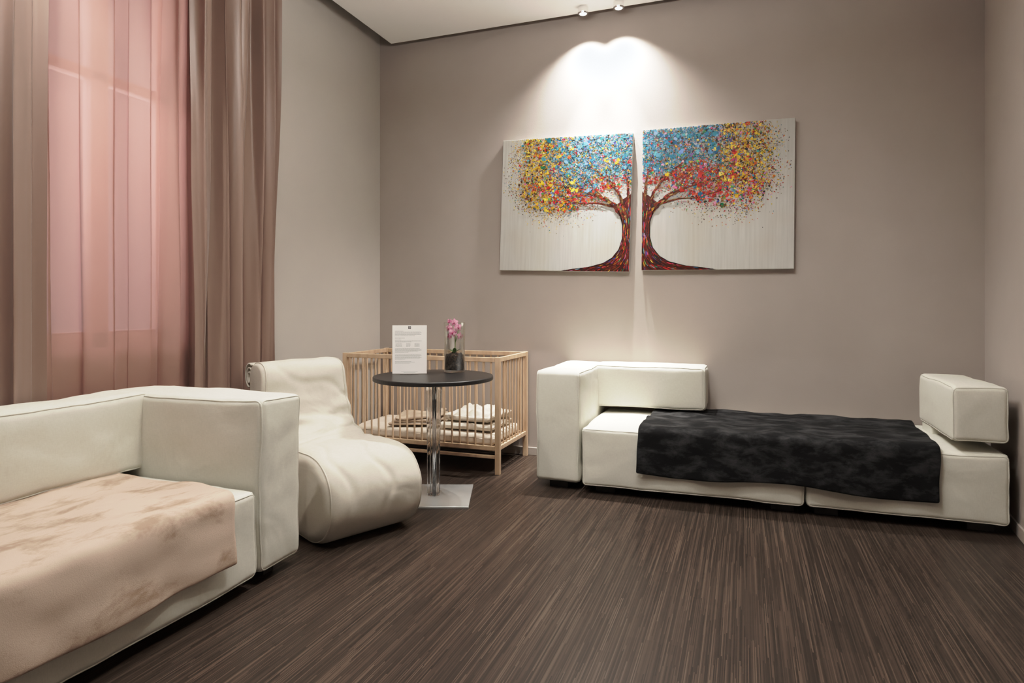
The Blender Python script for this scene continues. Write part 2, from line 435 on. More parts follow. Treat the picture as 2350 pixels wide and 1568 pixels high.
# ------------------------------------------------------------------ curtains
def curtain(name, edges, xc, A, z0, z1, mat, seed, lean=0.0, pw=.8, xmax=-2.70, ph0=0.0, s2a=.22):
    per = 28; nz = 60; ys = []
    for i in range(len(edges) - 1):
        for k in range(per): ys.append((edges[i] + (edges[i + 1] - edges[i]) * k / per, i + k / per))
    ys.append((edges[-1], len(edges) - 1))
    v = []; f = []
    for j in range(nz + 1):
        z = z0 + (z1 - z0) * j / nz; tz = j / nz
        for (y, ph) in ys:
            i = int(min(ph, len(edges) - 1.0001)); w = edges[i + 1] - edges[i]
            fr_ = ph - i
            def amp(ii):
                return A * (0.85 + .4 * noise.noise(Vector((ii * 3.1 + seed, z * .4, 0))))
            a = amp(i) * (1 - abs(fr_ - .5)) + (amp(i + (1 if fr_ > .5 else -1))) * abs(fr_ - .5)
            s = math.sin(2 * math.pi * (ph + ph0 + .25 * noise.noise(Vector((ph * .8 + seed, z * .5, 2)))))
            s = math.copysign(abs(s) ** pw, s)
            s2 = s2a * math.sin(2 * math.pi * ph * 2.3 + seed + 2.5 * noise.noise(Vector((seed, z * .5, 7)))) + .2 * s2a * math.sin(2 * math.pi * ph * 5.3 + 3 * noise.noise(Vector((seed, z * .6, 17))))
            x = xc + a * (s + s2) * .8 + .005 * noise.noise(Vector((ph * 2.3 + seed, z * 1.1, 3)))
            yy = y + w * .10 * math.sin(4 * math.pi * ph) + .034 * (1 - tz) * noise.noise(Vector((ph * .6 + seed, z * .7, 9))) + lean * (1 - tz)
            v.append((min(max(x, -2.864), xmax), yy, z))
    n = len(ys)
    for j in range(nz):
        for i in range(n - 1):
            f.append((j * n + i, j * n + i + 1, (j + 1) * n + i + 1, (j + 1) * n + i))
    return mkobj(name, v, f, mat, smooth=True)
c1 = curtain('curtain', [1.80, 2.13, 2.35, 2.50, 2.70], -2.823, .040, .03, 3.55, M_cur, 1.3, pw=1.0, s2a=.12)
tag(c1, 'thin rose curtain glowing pink in front of the window', 'curtain', 'window curtains')
c3 = curtain('curtain.001', [2.60, 2.76, 2.88, 3.05, 3.15, 3.27], -2.762, .066, .03, 3.55, M_cur2, 3.0)
tag(c3, 'heavy taupe satin curtain gathered beside the pale wall', 'curtain', 'window curtains')
c2 = curtain('curtain.002', [.85, 1.20, 1.46, 1.68, 1.86], -2.768, .034, .03, 3.55, M_cur2, 5.0, -0.03, xmax=-2.738)
tag(c2, 'heavy taupe satin curtain hanging behind the daybed', 'curtain', 'window curtains')

# ------------------------------------------------------------------ right sofa
def foot(parent, x, y, h, r=.03, sx=.06):
    mb = MB(); mb.box(-sx, sx, -.03, .03, 0, h, .003); return mb.obj('foot', M_foot, loc=(x, y, 0), parent=parent)
S1 = empty('sofa', (0.0, 4.2, 0), 0, 'cream fabric modular daybed sofa with dark throw on it', 'sofa', 'modular sofas')
yf, yb = 3.79 - 4.2, 4.615 - 4.2
cushion('seat', -.93, .305, yf, yb - .005, .05, .40, M_sofa, S1, .026, .007, .009, 1, [(2, 1), (1, -1)])
cushion('seat', .32, 1.235, yf, yb - .005, .05, .40, M_sofa, S1, .026, .007, .009, 2, [(2, 1), (1, -1)])
cushion('armrest', -1.235, -.955, yf + .03, yb, .05, .735, M_sofa, S1, .028, .006, .008, 3, [(0, 1), (0, -1)])
cushion('backrest', -1.0, -.235, 4.345 - 4.2, yb + .008, .450, .737, M_sofa, S1, .030, .006, .008, 4, [(1, -1), (0, 1)])
cushion('armrest', .995, 1.24, yf + .02, .27, .452, .735, M_sofa, S1, .026, .006, .008, 5, [(0, -1), (1, -1)])
mb = MB(); mb.box(-.045, .10, -.10, .10, 0, .12, .015); mb.obj('armrest_support', M_sofa, loc=(1.05, .15, .385), parent=S1, smooth=True)
for x, y in ((-1.1, yf + .12), (-1.1, yb - .1), (-.8, yf + .1), (.2, yf + .1), (.42, yf + .1), (1.13, yf + .1), (-.8, yb - .1), (.2, yb - .1), (.42, yb - .1), (1.13, yb - .1)):
    foot(S1, x, y, .06)

# ------------------------------------------------------------------ left sofa
S2 = empty('sofa.001', (-2.3, 1.2, 0), 0, 'cream fabric modular daybed sofa by the curtain, beige throw', 'sofa', 'modular sofas')
ox, oy = -2.3, 1.2
def C2(name, x0, x1, y0, y1, z0, z1, **k): return cushion(name, x0 - ox, x1 - ox, y0 - oy, y1 - oy, z0, z1, M_sofa, S2, **k)
C2('seat', -2.70, -1.845, .86, 2.065, .05, .40, r=.026, bulge=.007, wr=.009, seed=11, seams=[(2, 1), (0, 1)])
C2('seat', -2.70, -1.845, -.10, .845, .05, .40, r=.026, bulge=.007, wr=.009, seed=12, seams=[(2, 1), (0, 1)])
C2('armrest', -2.72, -1.85, 2.085, 2.335, .05, .755, r=.028, bulge=.007, wr=.010, seed=13, seams=[(0, 1), (1, -1)])
C2('backrest', -2.72, -2.49, 1.32, 2.125, .43, .757, r=.030, bulge=.010, wr=.012, seed=14, seams=[(0, 1)])
C2('armrest', -2.65, -1.85, -.1, .13, .43, .735, r=.03, bulge=.010, wr=.008, seed=15, seams=[(0, 1)])
for x, y in ((-1.95, 2.21), (-2.6, 2.21), (-1.95, 1.9), (-1.95, .95), (-1.95, .7), (-1.95, 0), (-2.6, 1.9), (-2.6, .95), (-2.6, .7), (-2.6, 0)):
    foot(S2, x - ox, y - oy, .06, sx=.03)

# ------------------------------------------------------------------ throws
def throw(name, mat, mapf, na, nb, top_len, drop_f, zt, r=.03, seed=0, hump=.006, fold=.012, thick=.010):
    v = []; f = []
    for i in range(na + 1):
        a = i / na
        drop = drop_f(a); tot = top_len + drop
        for j in range(nb + 1):
            t = tot * j / nb
            arc = r * math.pi / 2
            if t < top_len - r: o, z, nx, nz = t, 0, 0, 1
            elif t < top_len - r + arc:
                an = (t - (top_len - r)) / r; o = top_len - r + r * math.sin(an); z = -r + r * math.cos(an); nx, nz = math.sin(an), math.cos(an)
            else:
                o = top_len; z = -r - (t - (top_len - r + arc)); nx, nz = 1, 0
            P = Vector((a * 6 + seed, t * 5, 0))
            h = hump * (.6 + noise.noise(P * .9) + .7 * noise.noise(P * 2.3))
            h = max(h, 0.0)
            if nz < .5:
                k = min(1, -z / .2)
                h = max(0, h * .6 + fold * k * (.9 + math.sin(a * 17 + seed) * .5 + .7 * noise.noise(Vector((a * 9 + seed, 0, 5)))))
            edge = .006 * noise.noise(Vector((a * 8, t * 8, seed + 4)))
            o2 = o + nx * h; z2 = z + nz * h
            x, y = mapf(a, o2, t / tot, edge)
            v.append((x, y, zt + z2))
    n = nb + 1
    for i in range(na):
        for j in range(nb): f.append((i * n + j, i * n + j + 1, (i + 1) * n + j + 1, (i + 1) * n + j))
    o = mkobj(name, v, f, mat, smooth=True)
    m = o.modifiers.new('Solidify', 'SOLIDIFY'); m.thickness = thick; m.offset = 0
    s = o.modifiers.new('Sub', 'SUBSURF'); s.levels = 1; s.render_levels = 1
    return o
def map_dark(a, o, tt, e):
    xl = -.575 - .02 * tt; xr = .965 - .04 * tt
    return (xl + (xr - xl) * a + e, 4.56 - o)
t1 = throw('throw_blanket', M_furk, map_dark, 90, 56, .785, lambda a: .245 + .015 * math.sin(a * 9) + .01 * a, .422, seed=2.0, hump=.014, fold=.016)
tag(t1, 'charcoal plush throw blanket draped over the daybed seat', 'blanket', 'throw blankets')
def map_beige(a, o, tt, e):
    yfar = 2.0 - .09 * tt; ynear = .35
    return (-2.60 + o, ynear + (yfar - ynear) * a + e - .02 * math.sin(tt * 9) * a)
t2 = throw('throw_blanket.001', M_furb, map_beige, 90, 56, .772, lambda a: .245 - .01 * math.sin(a * 7), .424, seed=9.0, hump=.012, fold=.018)
tag(t2, 'beige plush throw blanket draped over the daybed seat', 'blanket', 'throw blankets')

# ------------------------------------------------------------------ lounge chair
def catmull(P, sub=5):
    out = []; n = len(P)
    for i in range(n):
        p0, p1, p2, p3 = [Vector((*P[(i + k) % n], 0)) for k in (-1, 0, 1, 2)]
        for s in range(sub):
            t = s / sub
            q = .5 * ((2 * p1) + (-p0 + p2) * t + (2 * p0 - 5 * p1 + 4 * p2 - p3) * t * t + (-p0 + 3 * p1 - 3 * p2 + p3) * t ** 3)
            out.append((q.x, q.y))
    return out
ang = math.atan2(-.43, .90)
CH = empty('lounge_chair', (-1.85, 2.775, 0), ang, 'ivory fabric low lounge chair with rolled seat front', 'chair')
R = .215
prof = [(R * math.cos(math.radians(d)), R + R * math.sin(math.radians(d))) for d in (-85, -60, -35, -10, 15, 40, 65, 90)]
prof += [(-.12, .432), (-.25, .424), (-.37, .428), (-.455, .470), (-.505, .555), (-.535, .655), (-.545, .75), (-.57, .805), (-.62, .828), (-.70, .827), (-.742, .785), (-.735, .69), (-.70, .58), (-.66, .45), (-.62, .30), (-.58, .12), (-.54, .01), (-.34, .004), (-.12, .004)]
prof = catmull(prof, 8)
W = .275; ny = 80; RR = .06
def chair_pt(y, k, s, z, out=0.0):
    if s > -.36 and z < .46: c = Vector((0 if s > 0 else s * .8, .212))
    else:
        zz = min(.74, max(.15, z)); c = Vector((-.50 - .15 * (zz - .15) / .6, zz))
    p = Vector((s, z)); q = c + (p - c) * k
    valley = math.exp(-((s + .43) ** 2 + (z - .47) ** 2) / .018)
    w = noise.noise(Vector((s * 2.5, y * 3, z * 3))) * .008
    w += valley * .044 * noise.noise(Vector((s * 17 + y * 5, y * 4 + 3, z * 17)))
    w += .005 * noise.noise(Vector((s * 9, y * 9, z * 9)))
    th = math.atan2(z - .212, s)
    if s > -.34 and z < .46:
        u_ = y * 9 + .5 * math.sin(th * 1.3) + 1.6 * noise.noise(Vector((th * .8, y * 2, 1)))
        w -= .016 * max(0, math.sin(u_ * 3.2)) ** 5 * max(0, math.sin(max(0, min(math.pi, th + .6)))) * (.5 + abs(noise.noise(Vector((y * 5, 0, 3)))))
    elif s > -.6 and z > .5:
        cr = math.sin(z * 38 + y * 16 + 4 * noise.noise(Vector((y * 3, z * 3, 8))))
        w -= .015 * max(0, cr) ** 4 * math.exp(-(z - .5) / .16)
    d = (p - c); d = d.normalized() if d.length > 1e-5 else Vector((0, 0))
    if z > .03: q = q + d * (w + out)
    ty = 1 - .08 * max(0, (q.y - .4)) / .4
    return (q.x, y * ty, max(q.y, .003))
v = []; f = []; npf = len(prof)
rows = []
for i in range(7):
    th = math.pi / 2 * i / 7; rows.append((-(W - RR + RR * math.cos(th)), 1 - RR / .21 * (1 - math.sin(th))))
rows += [(-(W - RR) + 2 * (W - RR) * i / ny, 1.0) for i in range(ny + 1)]
for i in range(6, -1, -1):
    th = math.pi / 2 * i / 7; rows.append((W - RR + RR * math.cos(th), 1 - RR / .21 * (1 - math.sin(th))))
for (y, k) in rows:
    for (s, z) in prof: v.append(chair_pt(y, k, s, z))
nr = len(rows)
for i in range(nr - 1):
    for k in range(npf): f.append((i * npf + k, i * npf + (k + 1) % npf, (i + 1) * npf + (k + 1) % npf, (i + 1) * npf + k))
f.append(tuple(range(npf))); f.append(tuple((nr - 1) * npf + k for k in range(npf)))
mb = MB(); mb.add(v, f)
for (y, k) in (rows[4], rows[-5]):
    mb.tube([chair_pt(y, k, s, z, .001) for (s, z) in prof], .0038, 6, closed=True)
body = mb.obj('body', M_chair, smooth=True, parent=CH)
sp = []
for i in range(50):
    t = i / 49; a = math.radians(60 + 800 * t); r = .058 * (1 - .72 * t)
    sp.append((-.738 + r * math.cos(a), .746 + 1.28 * r * math.sin(a)))
v = []; f = []
for i in range(13):
    y = -W * .92 + 2 * W * .88 * i / 12
    for (s, z) in sp: v.append((s, y, z))
n = len(sp)
for i in range(12):
    for k in range(n - 1): f.append((i * n + k, i * n + k + 1, (i + 1) * n + k + 1, (i + 1) * n + k))
ro = mkobj('rolled_flap', v, f, M_chair, smooth=True, parent=CH)
m = ro.modifiers.new('Solidify', 'SOLIDIFY'); m.thickness = .009; m.offset = 0

# ------------------------------------------------------------------ table
TB = empty('round_table', (-1.749, 3.423, 0), math.radians(20.04), 'round black cafe table with clear fluted column and square steel base', 'table')
mb = MB(); mb.lathe([(.0, .702), (.352, .702), (.358, .706), (.358, .723), (.354, .727), (0, .727)], 96)
mb.obj('table_top', M_black, parent=TB)
mb = MB(); mb.box(-.225, .225, -.222, .222, .0, .012, .002); mb.obj('base_plate', M_plate, parent=TB)
mb = MB(); mb.lathe([(0, .014), (.036, .014), (.034, .03), (.036, .3), (.042, .62), (.046, .688), (0, .69)], 120, lobes=10, amp=.10)
mb.obj('column', M_acry, parent=TB, smooth=True)['label'] = 'clear fluted acrylic column'
mb = MB(); mb.lathe([(0, .0125), (.012, .0125), (.012, .692), (0, .692)], 24); mb.obj('column_rod', M_chrome, parent=TB, smooth=True)
mb = MB(); mb.lathe([(0, .69), (.11, .69), (.11, .702), (0, .702)], 40); mb.obj('top_bracket', M_chrome, parent=TB)

def TL(dx, dy):
    c, s = math.cos(math.radians(20.04)), math.sin(math.radians(20.04))
    return (-1.749 + dx * c - dy * s, 3.423 + dx * s + dy * c)
ZTT = .7275
x, y = TL(-.155, .07)
SG = empty('sign_holder', (x, y, ZTT), math.radians(20.04 + 4), 'clear stand holding a white printed notice on the table', 'sign')
mb = MB(); mb.box(-.055, .055, -.03, .05, .0, .004, .001); mb.box(-.105, .105, .0035, .0055, .0, .30); mb.obj('stand', M_glass, parent=SG)
mb = MB(); mb.box(-.104, .104, .000, .003, .003, .298); pg = mb.obj('notice_page', M_paper, parent=SG)
rnd = random.Random(3)
def line(mb, z, x0, x1, h=.0016):
    x = x0
    while x < x1 - .002:
        w = min(rnd.uniform(.004, .012), x1 - x)
        mb.add([(x, -.0006, z), (x + w, -.0006, z), (x + w, -.0006, z + h), (x, -.0006, z + h)], [(0, 1, 2, 3)]); x += w + .0016
def block(rows):
    mb = MB()
    for (z, a, b, h) in rows: line(mb, z, a, b, h)
    mb.obj('text_block', M_ink, parent=pg)
z = .262
def para(lens, gap):
    global z
    rows = []
    for ln in lens: rows.append((z, -.088, -.088 + ln, .0016)); z -= .0055
    z -= gap; block(rows)
para((.05, .155, .16, .15, .158, .12), .010)
block([(z, -.088, -.03, .0024)]); z -= .012
para((.04, .16, .10), .006)
for a_, b_ in ((-.085, -.045), (-.02, .005), (.03, .06)): block([(z - .0052 * i, a_, b_, .0016) for i in range(4)])
z -= .0288
para((.15, .16, .16, .14, .08), .010)
para((.155, .16, .15, .16, .15, .06), .008)
para((.1, .12, .09), .008)
block([(.014, -.05, .05, .0016), (.009, -.035, .035, .0016)])
mb = MB(); mb.add([(-.008, -.0007, .276), (.008, -.0007, .276), (.008, -.0007, .292), (-.008, -.0007, .292)], [(0, 1, 2, 3)])
mb.obj('emblem', M_inkdark, parent=pg)
mb = MB()
ring = [(.0045 * math.cos(t * math.pi / 8), -.0012, .284 + .0045 * math.sin(t * math.pi / 8)) for t in range(16)]
rin = [(.003 * math.cos(t * math.pi / 8), -.0012, .284 + .003 * math.sin(t * math.pi / 8)) for t in range(16)]
mb.add(ring + rin, [(i, (i + 1) % 16, 16 + (i + 1) % 16, 16 + i) for i in range(16)]); mb.obj('emblem_ring', M_paper, parent=pg)

# vase + orchid
x, y = TL(.108, .20)
VS = empty('vase', (x, y, ZTT), 0, 'tall clear glass cylinder vase with dark bark, on the table', 'vase')
mb = MB(); mb.lathe([(0, 0.0005), (.064, 0.0005), (.066, .003), (.067, .31), (.0655, .312), (.064, .31), (.0625, .014), (0, .012)], 64)
mb.obj('glass', M_glass, parent=VS, smooth=True)
mb = MB(); mb.lathe([(0, .0135), (.056, .0145), (.0585, .02), (.059, .100), (.05, .113), (.02, .120), (0, .122)], 40)
so = mb.obj('bark', M_soil, parent=VS, smooth=True)
for vv in so.data.vertices:
    if vv.co.z > .09: vv.co.z += .014 * noise.noise(vv.co * 60)
OR = empty('orchid', (x, y, ZTT + .118), 0, 'pink orchid with blossoms planted in the glass vase', 'orchid')
mb = MB()
st = [(0, 0, 0), (.004, 0, .05), (.006, -.003, .10), (.0, -.006, .145), (-.012, -.008, .175)]
mb.tube(st, .0028, 8); mb.tube([(.005, 0, .07), (.018, .004, .11), (.024, .004, .15)], .0022, 8); mb.obj('stem', M_stem, parent=OR, smooth=True)
def leaf(name, p, d, L, Wd, mat, parent, droop=.3):
    d = Vector(d).normalized(); s = d.cross(Vector((0, 0, 1))).normalized(); u = s.cross(d)
    v = []; f = []
    for i in range(9):
        t = i / 8; w = Wd * math.sin(math.pi * min(1, t * .92 + .06)) ** .7
        c = Vector(p) + d * L * t + Vector((0, 0, -droop * L * t * t))
        for k in (-1, -.5, 0, .5, 1): v.append(c + s * w * k + u * abs(k) * w * .3)
    for i in range(8):
        for k in range(4): f.append((i * 5 + k, i * 5 + k + 1, (i + 1) * 5 + k + 1, (i + 1) * 5 + k))
    o = mkobj(name, v, f, mat, smooth=True, parent=parent); mm = o.modifiers.new('s', 'SOLIDIFY'); mm.thickness = .0012; return o
for d in ((1, .2, 1.0), (-1, .1, .8), (.3, -.7, 1.3), (-.3, .8, 1.2)): leaf('leaf', (0, 0, 0.0), d, .052, .012, M_leaf, OR, .2)
def blossom(p, facing, sz, roll):
    fz = Vector(facing).normalized(); a = fz.cross(Vector((0, 0, 1))).normalized(); b = a.cross(fz)
    v = []; f = []
    for k in range(5):
        an = roll + k * 2 * math.pi / 5 + math.pi / 2
        dr = a * math.cos(an) + b * math.sin(an); pr = a * -math.sin(an) + b * math.cos(an)
        wd = .46 if k in (1, 4) else .28
        base = len(v)
        for i in range(7):
            t = i / 6; w = sz * wd * math.sin(math.pi * min(1, t * .88 + .08)) ** .8
            c = Vector(p) + dr * sz * t + fz * sz * (.25 * t - .35 * t * t) + fz * (.001 * k)
            for q in (-1, 0, 1): v.append(c + pr * w * q - fz * abs(q) * w * .12)
        for i in range(6):
            for q in range(2): f.append((base + i * 3 + q, base + i * 3 + q + 1, base + (i + 1) * 3 + q + 1, base + (i + 1) * 3 + q))
    o = mkobj('blossom', v, f, M_petal, smooth=True, parent=OR)
    mb = MB(); q = Vector(p) + fz * .004; mb.tube([q, q + fz * sz * .3 - b * sz * .1, q + fz * sz * .35 - b * sz * .4], [sz * .12, sz * .2, sz * .05], 8)
    mb.obj('lip', M_lip, parent=o, smooth=True)
fwd = Vector((.34, -.94, .05))
for (px_, py_, pz_, s, rl, dx) in ((-.032, -.012, .158, .028, .1, -.5), (.030, -.016, .164, .028, -.2, .5), (-.002, -.024, .130, .028, .3, .0), (.002, -.008, .194, .026, 0, .1), (-.035, .0, .106, .024, .5, -.9), (.035, .006, .108, .024, .2, .9), (-.035, .0, .198, .020, .6, -.6)):
    blossom((px_, py_, pz_), fwd + Vector((dx, 0, 0)), s, rl)

# ------------------------------------------------------------------ crib
CX0, CX1, CY0, CY1, CZ = -2.80, -1.55, 4.005, 4.610, .795
CR = empty('baby_crib', ((CX0 + CX1) / 2, (CY0 + CY1) / 2, 0), 0, 'natural beech wood baby crib with slatted sides in the corner', 'crib')
hx, hy = (CX1 - CX0) / 2, (CY1 - CY0) / 2
for sx in (-1, 1):
    for sy in (-1, 1):
        mb = MB(); mb.box(-.018, .018, -.014, .014, 0, CZ, .003); mb.obj('leg', M_wood, loc=(sx * (hx - .018), sy * (hy - .014), 0), parent=CR)
for sy in (-1, 1):
    mb = MB(); L = hx - .037
    mb.box(-L, L, -.010, .010, CZ - .034, CZ - .003, .003)
    mb.box(-L, L, -.010, .010, .160, .190, .003)
    mb.box(-L, L, -.010, .010, .105, .126, .003) if sy < 0 else None
    ns = 20
    for i in range(ns):
        xx = -L + 2 * L * (i + .5) / ns; mb.tube([(xx, 0, .18), (xx, 0, CZ - .02)], .0068, 8)
    mb.obj('side_panel', M_wood, loc=(0, sy * (hy - .014), 0), parent=CR)
for sx in (-1, 1):
    mb = MB(); L = hy - .029
    mb.box(-.010, .010, -L, L, CZ - .034, CZ - .003, .003); mb.box(-.010, .010, -L, L, .160, .190, .003)
    for i in range(9):
        yy = -L + 2 * L * (i + .5) / 9; mb.tube([(0, yy, .18), (0, yy, CZ - .02)], .0068, 8)
    mb.obj('end_panel', M_wood, loc=(sx * (hx - .018), 0, 0), parent=CR)
mb = MB(); mb.box(-hx + .048, hx - .048, -hy + .03, hy - .03, .165, .18, .002)
for i in range(5): mb.box(-hx + .06 + i * .27, -hx + .10 + i * .27, -hy + .03, hy - .03, .15, .166, .002)
mb.obj('mattress_base', M_board, parent=CR)

def pad(name, x0, x1, y0, y1, z0, z1, mat, r=.03, bulge=.02, wr=.012, seed=0, rz=0):
    c = Vector(((x0 + x1) / 2, (y0 + y1) / 2, z0)); h = Vector(((x1 - x0) / 2, (y1 - y0) / 2, (z1 - z0) / 2))
    v, f = roundbox(h, min(r, h.z * .98), 4, 24)
    out = []
    for p in v:
        q = Vector((p.x / h.x, p.y / h.y, p.z / h.z)); w = max(0, 1 - q.x ** 2) * max(0, 1 - q.y ** 2)
        p = p.copy()
        if p.z > 0: p.z += bulge * w + wr * (noise.noise(Vector((p.x * 9 + seed, p.y * 9, seed))) - .5 + .6 * noise.noise(Vector((p.x * 22 + seed, p.y * 22, seed)))) * (1 if q.z > .3 else 0)
        p.x += wr * .6 * noise.noise(Vector((p.y * 9, p.z * 9, seed))); p.y += wr * .8 * noise.noise(Vector((p.x * 11, p.z * 12, seed + 4))); p.z += h.z
        out.append(p)
    return mkobj(name, out, f, mat, loc=c, rz=rz, smooth=True)
o = pad('mattress', CX0 + .06, CX1 - .06, CY0 + .04, CY1 - .04, .182, .260, M_matt, .025, .002, .008, 1)
tag(o, 'beige covered crib mattress inside the wooden crib', 'mattress')
o = pad('pillow', -2.05, -1.64, 4.09, 4.50, .270, .318, M_cotton, .023, .0, .008, 2)
tag(o, 'white cotton pillow on the crib mattress', 'pillow', 'crib pillows')
o = pad('pillow.001', -2.02, -1.64, 4.11, 4.49, .326, .390, M_cotton, .031, .034, .040, 7, rz=-.08)
tag(o, 'rumpled white cotton pillow stacked on another pillow in the crib', 'pillow', 'crib pillows')
mb = MB()
for i in range(3):
    w = .19 - .014 * i; ph = i * .9
    h = Vector((w + .01, .17 - .008 * i, .009)); v, f = roundbox(h, .0085, 4, 18)
    v = [Vector((p.x + .018 * math.sin(ph) + .014 * noise.noise(p * 9 + Vector((i, 0, 0))), p.y + .012 * math.cos(ph) + .012 * noise.noise(p * 9 + Vector((0, i, 4))), p.z + .0185 * i + .011 + .014 * (noise.noise(Vector((p.x * 8, p.y * 8, 1.5))) + .5) * (i + 1) / 3 + (.10 * max(0, p.x) * i * .5))) for p in v]
    mb.add(v, f)
o = mb.obj('folded_blanket', M_taupe, loc=(-2.30, 4.27, .268), rz=.35, smooth=True)
tag(o, 'folded taupe blanket lying on the crib mattress', 'blanket')

# ------------------------------------------------------------------ paintings
def lin(c): return tuple((x / 255 / 12.92) if x / 255 <= .04045 else ((x / 255 + .055) / 1.055) ** 2.4 for x in c)
PAL = {
 'yellow': [(216, 180, 55), (200, 160, 42), (226, 196, 80), (182, 138, 42)],
 'blue': [(58, 126, 146), (44, 106, 130), (84, 144, 164), (32, 86, 110), (112, 142, 178)],
 'red': [(178, 40, 28), (158, 28, 24), (192, 60, 44), (132, 28, 28), (178, 44, 54)],
 'pink': [(202, 114, 154), (195, 132, 162), (170, 74, 114)],
 'green': [(48, 122, 80), (78, 142, 76), (30, 95, 70)],
 'orange': [(196, 112, 45), (172, 92, 38)],
 'dark': [(20, 17, 15), (34, 25, 17), (48, 36, 22), (26, 30, 40)],
 'gold': [(126, 98, 42), (107, 82, 35), (82, 60, 29)],
 'white': [(188, 182, 170), (166, 171, 180), (175, 166, 150)],
 'brown': [(84, 27, 18), (68, 20, 14), (100, 42, 24), (50, 20, 15)],
 'violet': [(92, 72, 132), (58, 64, 122)]}
def interp(tb, x):
    if x <= tb[0][0]: return tb[0][1]
    for (a, b), (c, d) in zip(tb, tb[1:]):
        if x <= c: return b + (d - b) * (x - a) / (c - a)
    return tb[-1][1]
QB = [(0, .50), (.015, .42), (.03, .30), (.06, .19), (.1, .125), (.16, .078), (.24, .055), (.34, .056), (.42, .08), (.47, .11), (.52, .065), (.56, .0)]
YLOW = [(0, .54), (.12, .52), (.25, .47), (.4, .37), (.55, .345), (.7, .36), (.8, .40), (.88, .48), (.95, .64)]
YHI = [(0, 1.2), (.74, 1.2), (.84, 1.05), (.92, .94), (.96, .82)]
def painting(name, cx, cz, tilt, sign, seed, label):
    R = random.Random(seed)
    H = .5
    mb = MB(); mb.box(-H, H, -.02, .02, -H, H, .003)
    cv = mb.obj(name, M_canvas, loc=(cx, YB - .022, cz), rot=(0, tilt, 0))
    tag(cv, label, 'painting', 'tree paintings')
    V = []; F = []; Cc = []
    def poly(pts, col, lay):
        b = len(V)
        for (q, y) in pts:
            q = max(0.001, min(.999, q)); y = max(.001, min(.999, y))
            x = (H - q) if sign < 0 else (-H + q)
            V.append((x, -.0203 - lay, y - .5))
        F.append(tuple(range(b, b + len(pts)))); Cc.append(lin(col))
    def jit(c, k=14): return tuple(max(0, min(255, x + R.uniform(-k, k))) for x in c)
    def blob(q, y, r, col, lay):
        n = 7 if r < .008 else 11; st = R.uniform(.75, 1.3); a0 = R.uniform(0, 6.28)
        if not (0 < q < 1 and 0 < y < 1): return
        pts = []
        for i in range(n):
            a = 2 * math.pi * i / n; rr = r * R.uniform(.65, 1.2)
            px, py = rr * math.cos(a) * st, rr * math.sin(a) / st
            pts.append((q + px * math.cos(a0) - py * math.sin(a0), y + px * math.sin(a0) + py * math.cos(a0)))
        poly(pts, col, lay)
    def stroke(q, y, dq, dy, L, w, col, lay):
        l = math.hypot(dq, dy) or 1; dq /= l; dy /= l
        n = (-dy, dq); pts = []
        for t, k in ((-.5, .3), (-.25, 1), (.1, .9), (.4, .6), (.5, .1)): pts.append((q + dq * L * t + n[0] * w * k, y + dy * L * t + n[1] * w * k))
        for t, k in ((.4, -.5), (.1, -1), (-.25, -.8), (-.5, -.2)): pts.append((q + dq * L * t + n[0] * w * k, y + dy * L * t + n[1] * w * k))
        poly(pts, col, lay)
    def YLOWf(q): return interp(YLOW, q)
    def sm(x, a, b):
        t = max(0, min(1, (x - a) / (b - a))); return t * t * (3 - 2 * t)
    def zone(q, y):
        nz = noise.noise(Vector((q * 4 + seed, y * 4, 0))) * .18 + noise.noise(Vector((q * 13 + seed, y * 13, 3))) * .13
        q2 = q + nz; y2 = y + nz * .9
        w = {'yellow': .14, 'blue': .10, 'red': .10, 'pink': .05, 'green': .06, 'orange': .06, 'dark': .20, 'gold': .22, 'white': .08, 'violet': .03}
        bl = sm(y2, .60, .78) * (1 - sm(q2, .48, .68)); w['blue'] += 2.0 * bl
        yl = sm(q2, .45, .65); w['yellow'] += (1.2 if sign < 0 else .8) * yl; w['gold'] += .38 * yl; w['dark'] += .26 * yl; w['blue'] += .08 * yl; w['red'] += .10 * yl
        rd = sm(y2, .40, .50) * (1 - sm(y2, .60, .74)) * (1 - sm(q2, .60, .80)); w['red'] += 1.2 * rd; w['green'] += .16 * rd; w['orange'] += .12 * rd; w['pink'] += .10 * rd; w['blue'] += .18 * rd; w['gold'] += .12 * rd
        if sign > 0:
            pk = sm(q2, .45, .6) * (1 - sm(y2, .60, .70)); w['pink'] += .5 * pk; w['red'] += .25 * pk
            mm = sm(q2, .25, .4) * sm(y2, .66, .75) * (1 - sm(q2, .6, .7)); w['pink'] += .15 * mm; w['gold'] += .3 * mm; w['dark'] += .3 * mm
        if y < YLOWf(q) + .12: w['gold'] += .35; w['dark'] += .3; w['orange'] += .1
        ks = list(w); return R.choices(ks, [w[k] for k in ks])[0]
    ys = [i * .56 / 70 for i in range(71)]
    for a, b in zip(ys, ys[1:]):
        poly([(0, a), (interp(QB, a), a), (interp(QB, b), b), (0, b)], (66, 20, 14), .0006)
    n = 0
    while n < 650:
        q, y = R.uniform(0, .82), R.uniform(.4, .999)
        if y > YLOWf(q) + .09 and y < interp(YHI, q) - .02 and R.random() < (1.15 - q):
            k = zone(q, y)
            if k in ('dark', 'gold') and R.random() < .8: continue
            blob(q, y, R.uniform(.007, .017), jit(R.choice(PAL[k])), .0007 + R.random() * .0005); n += 1
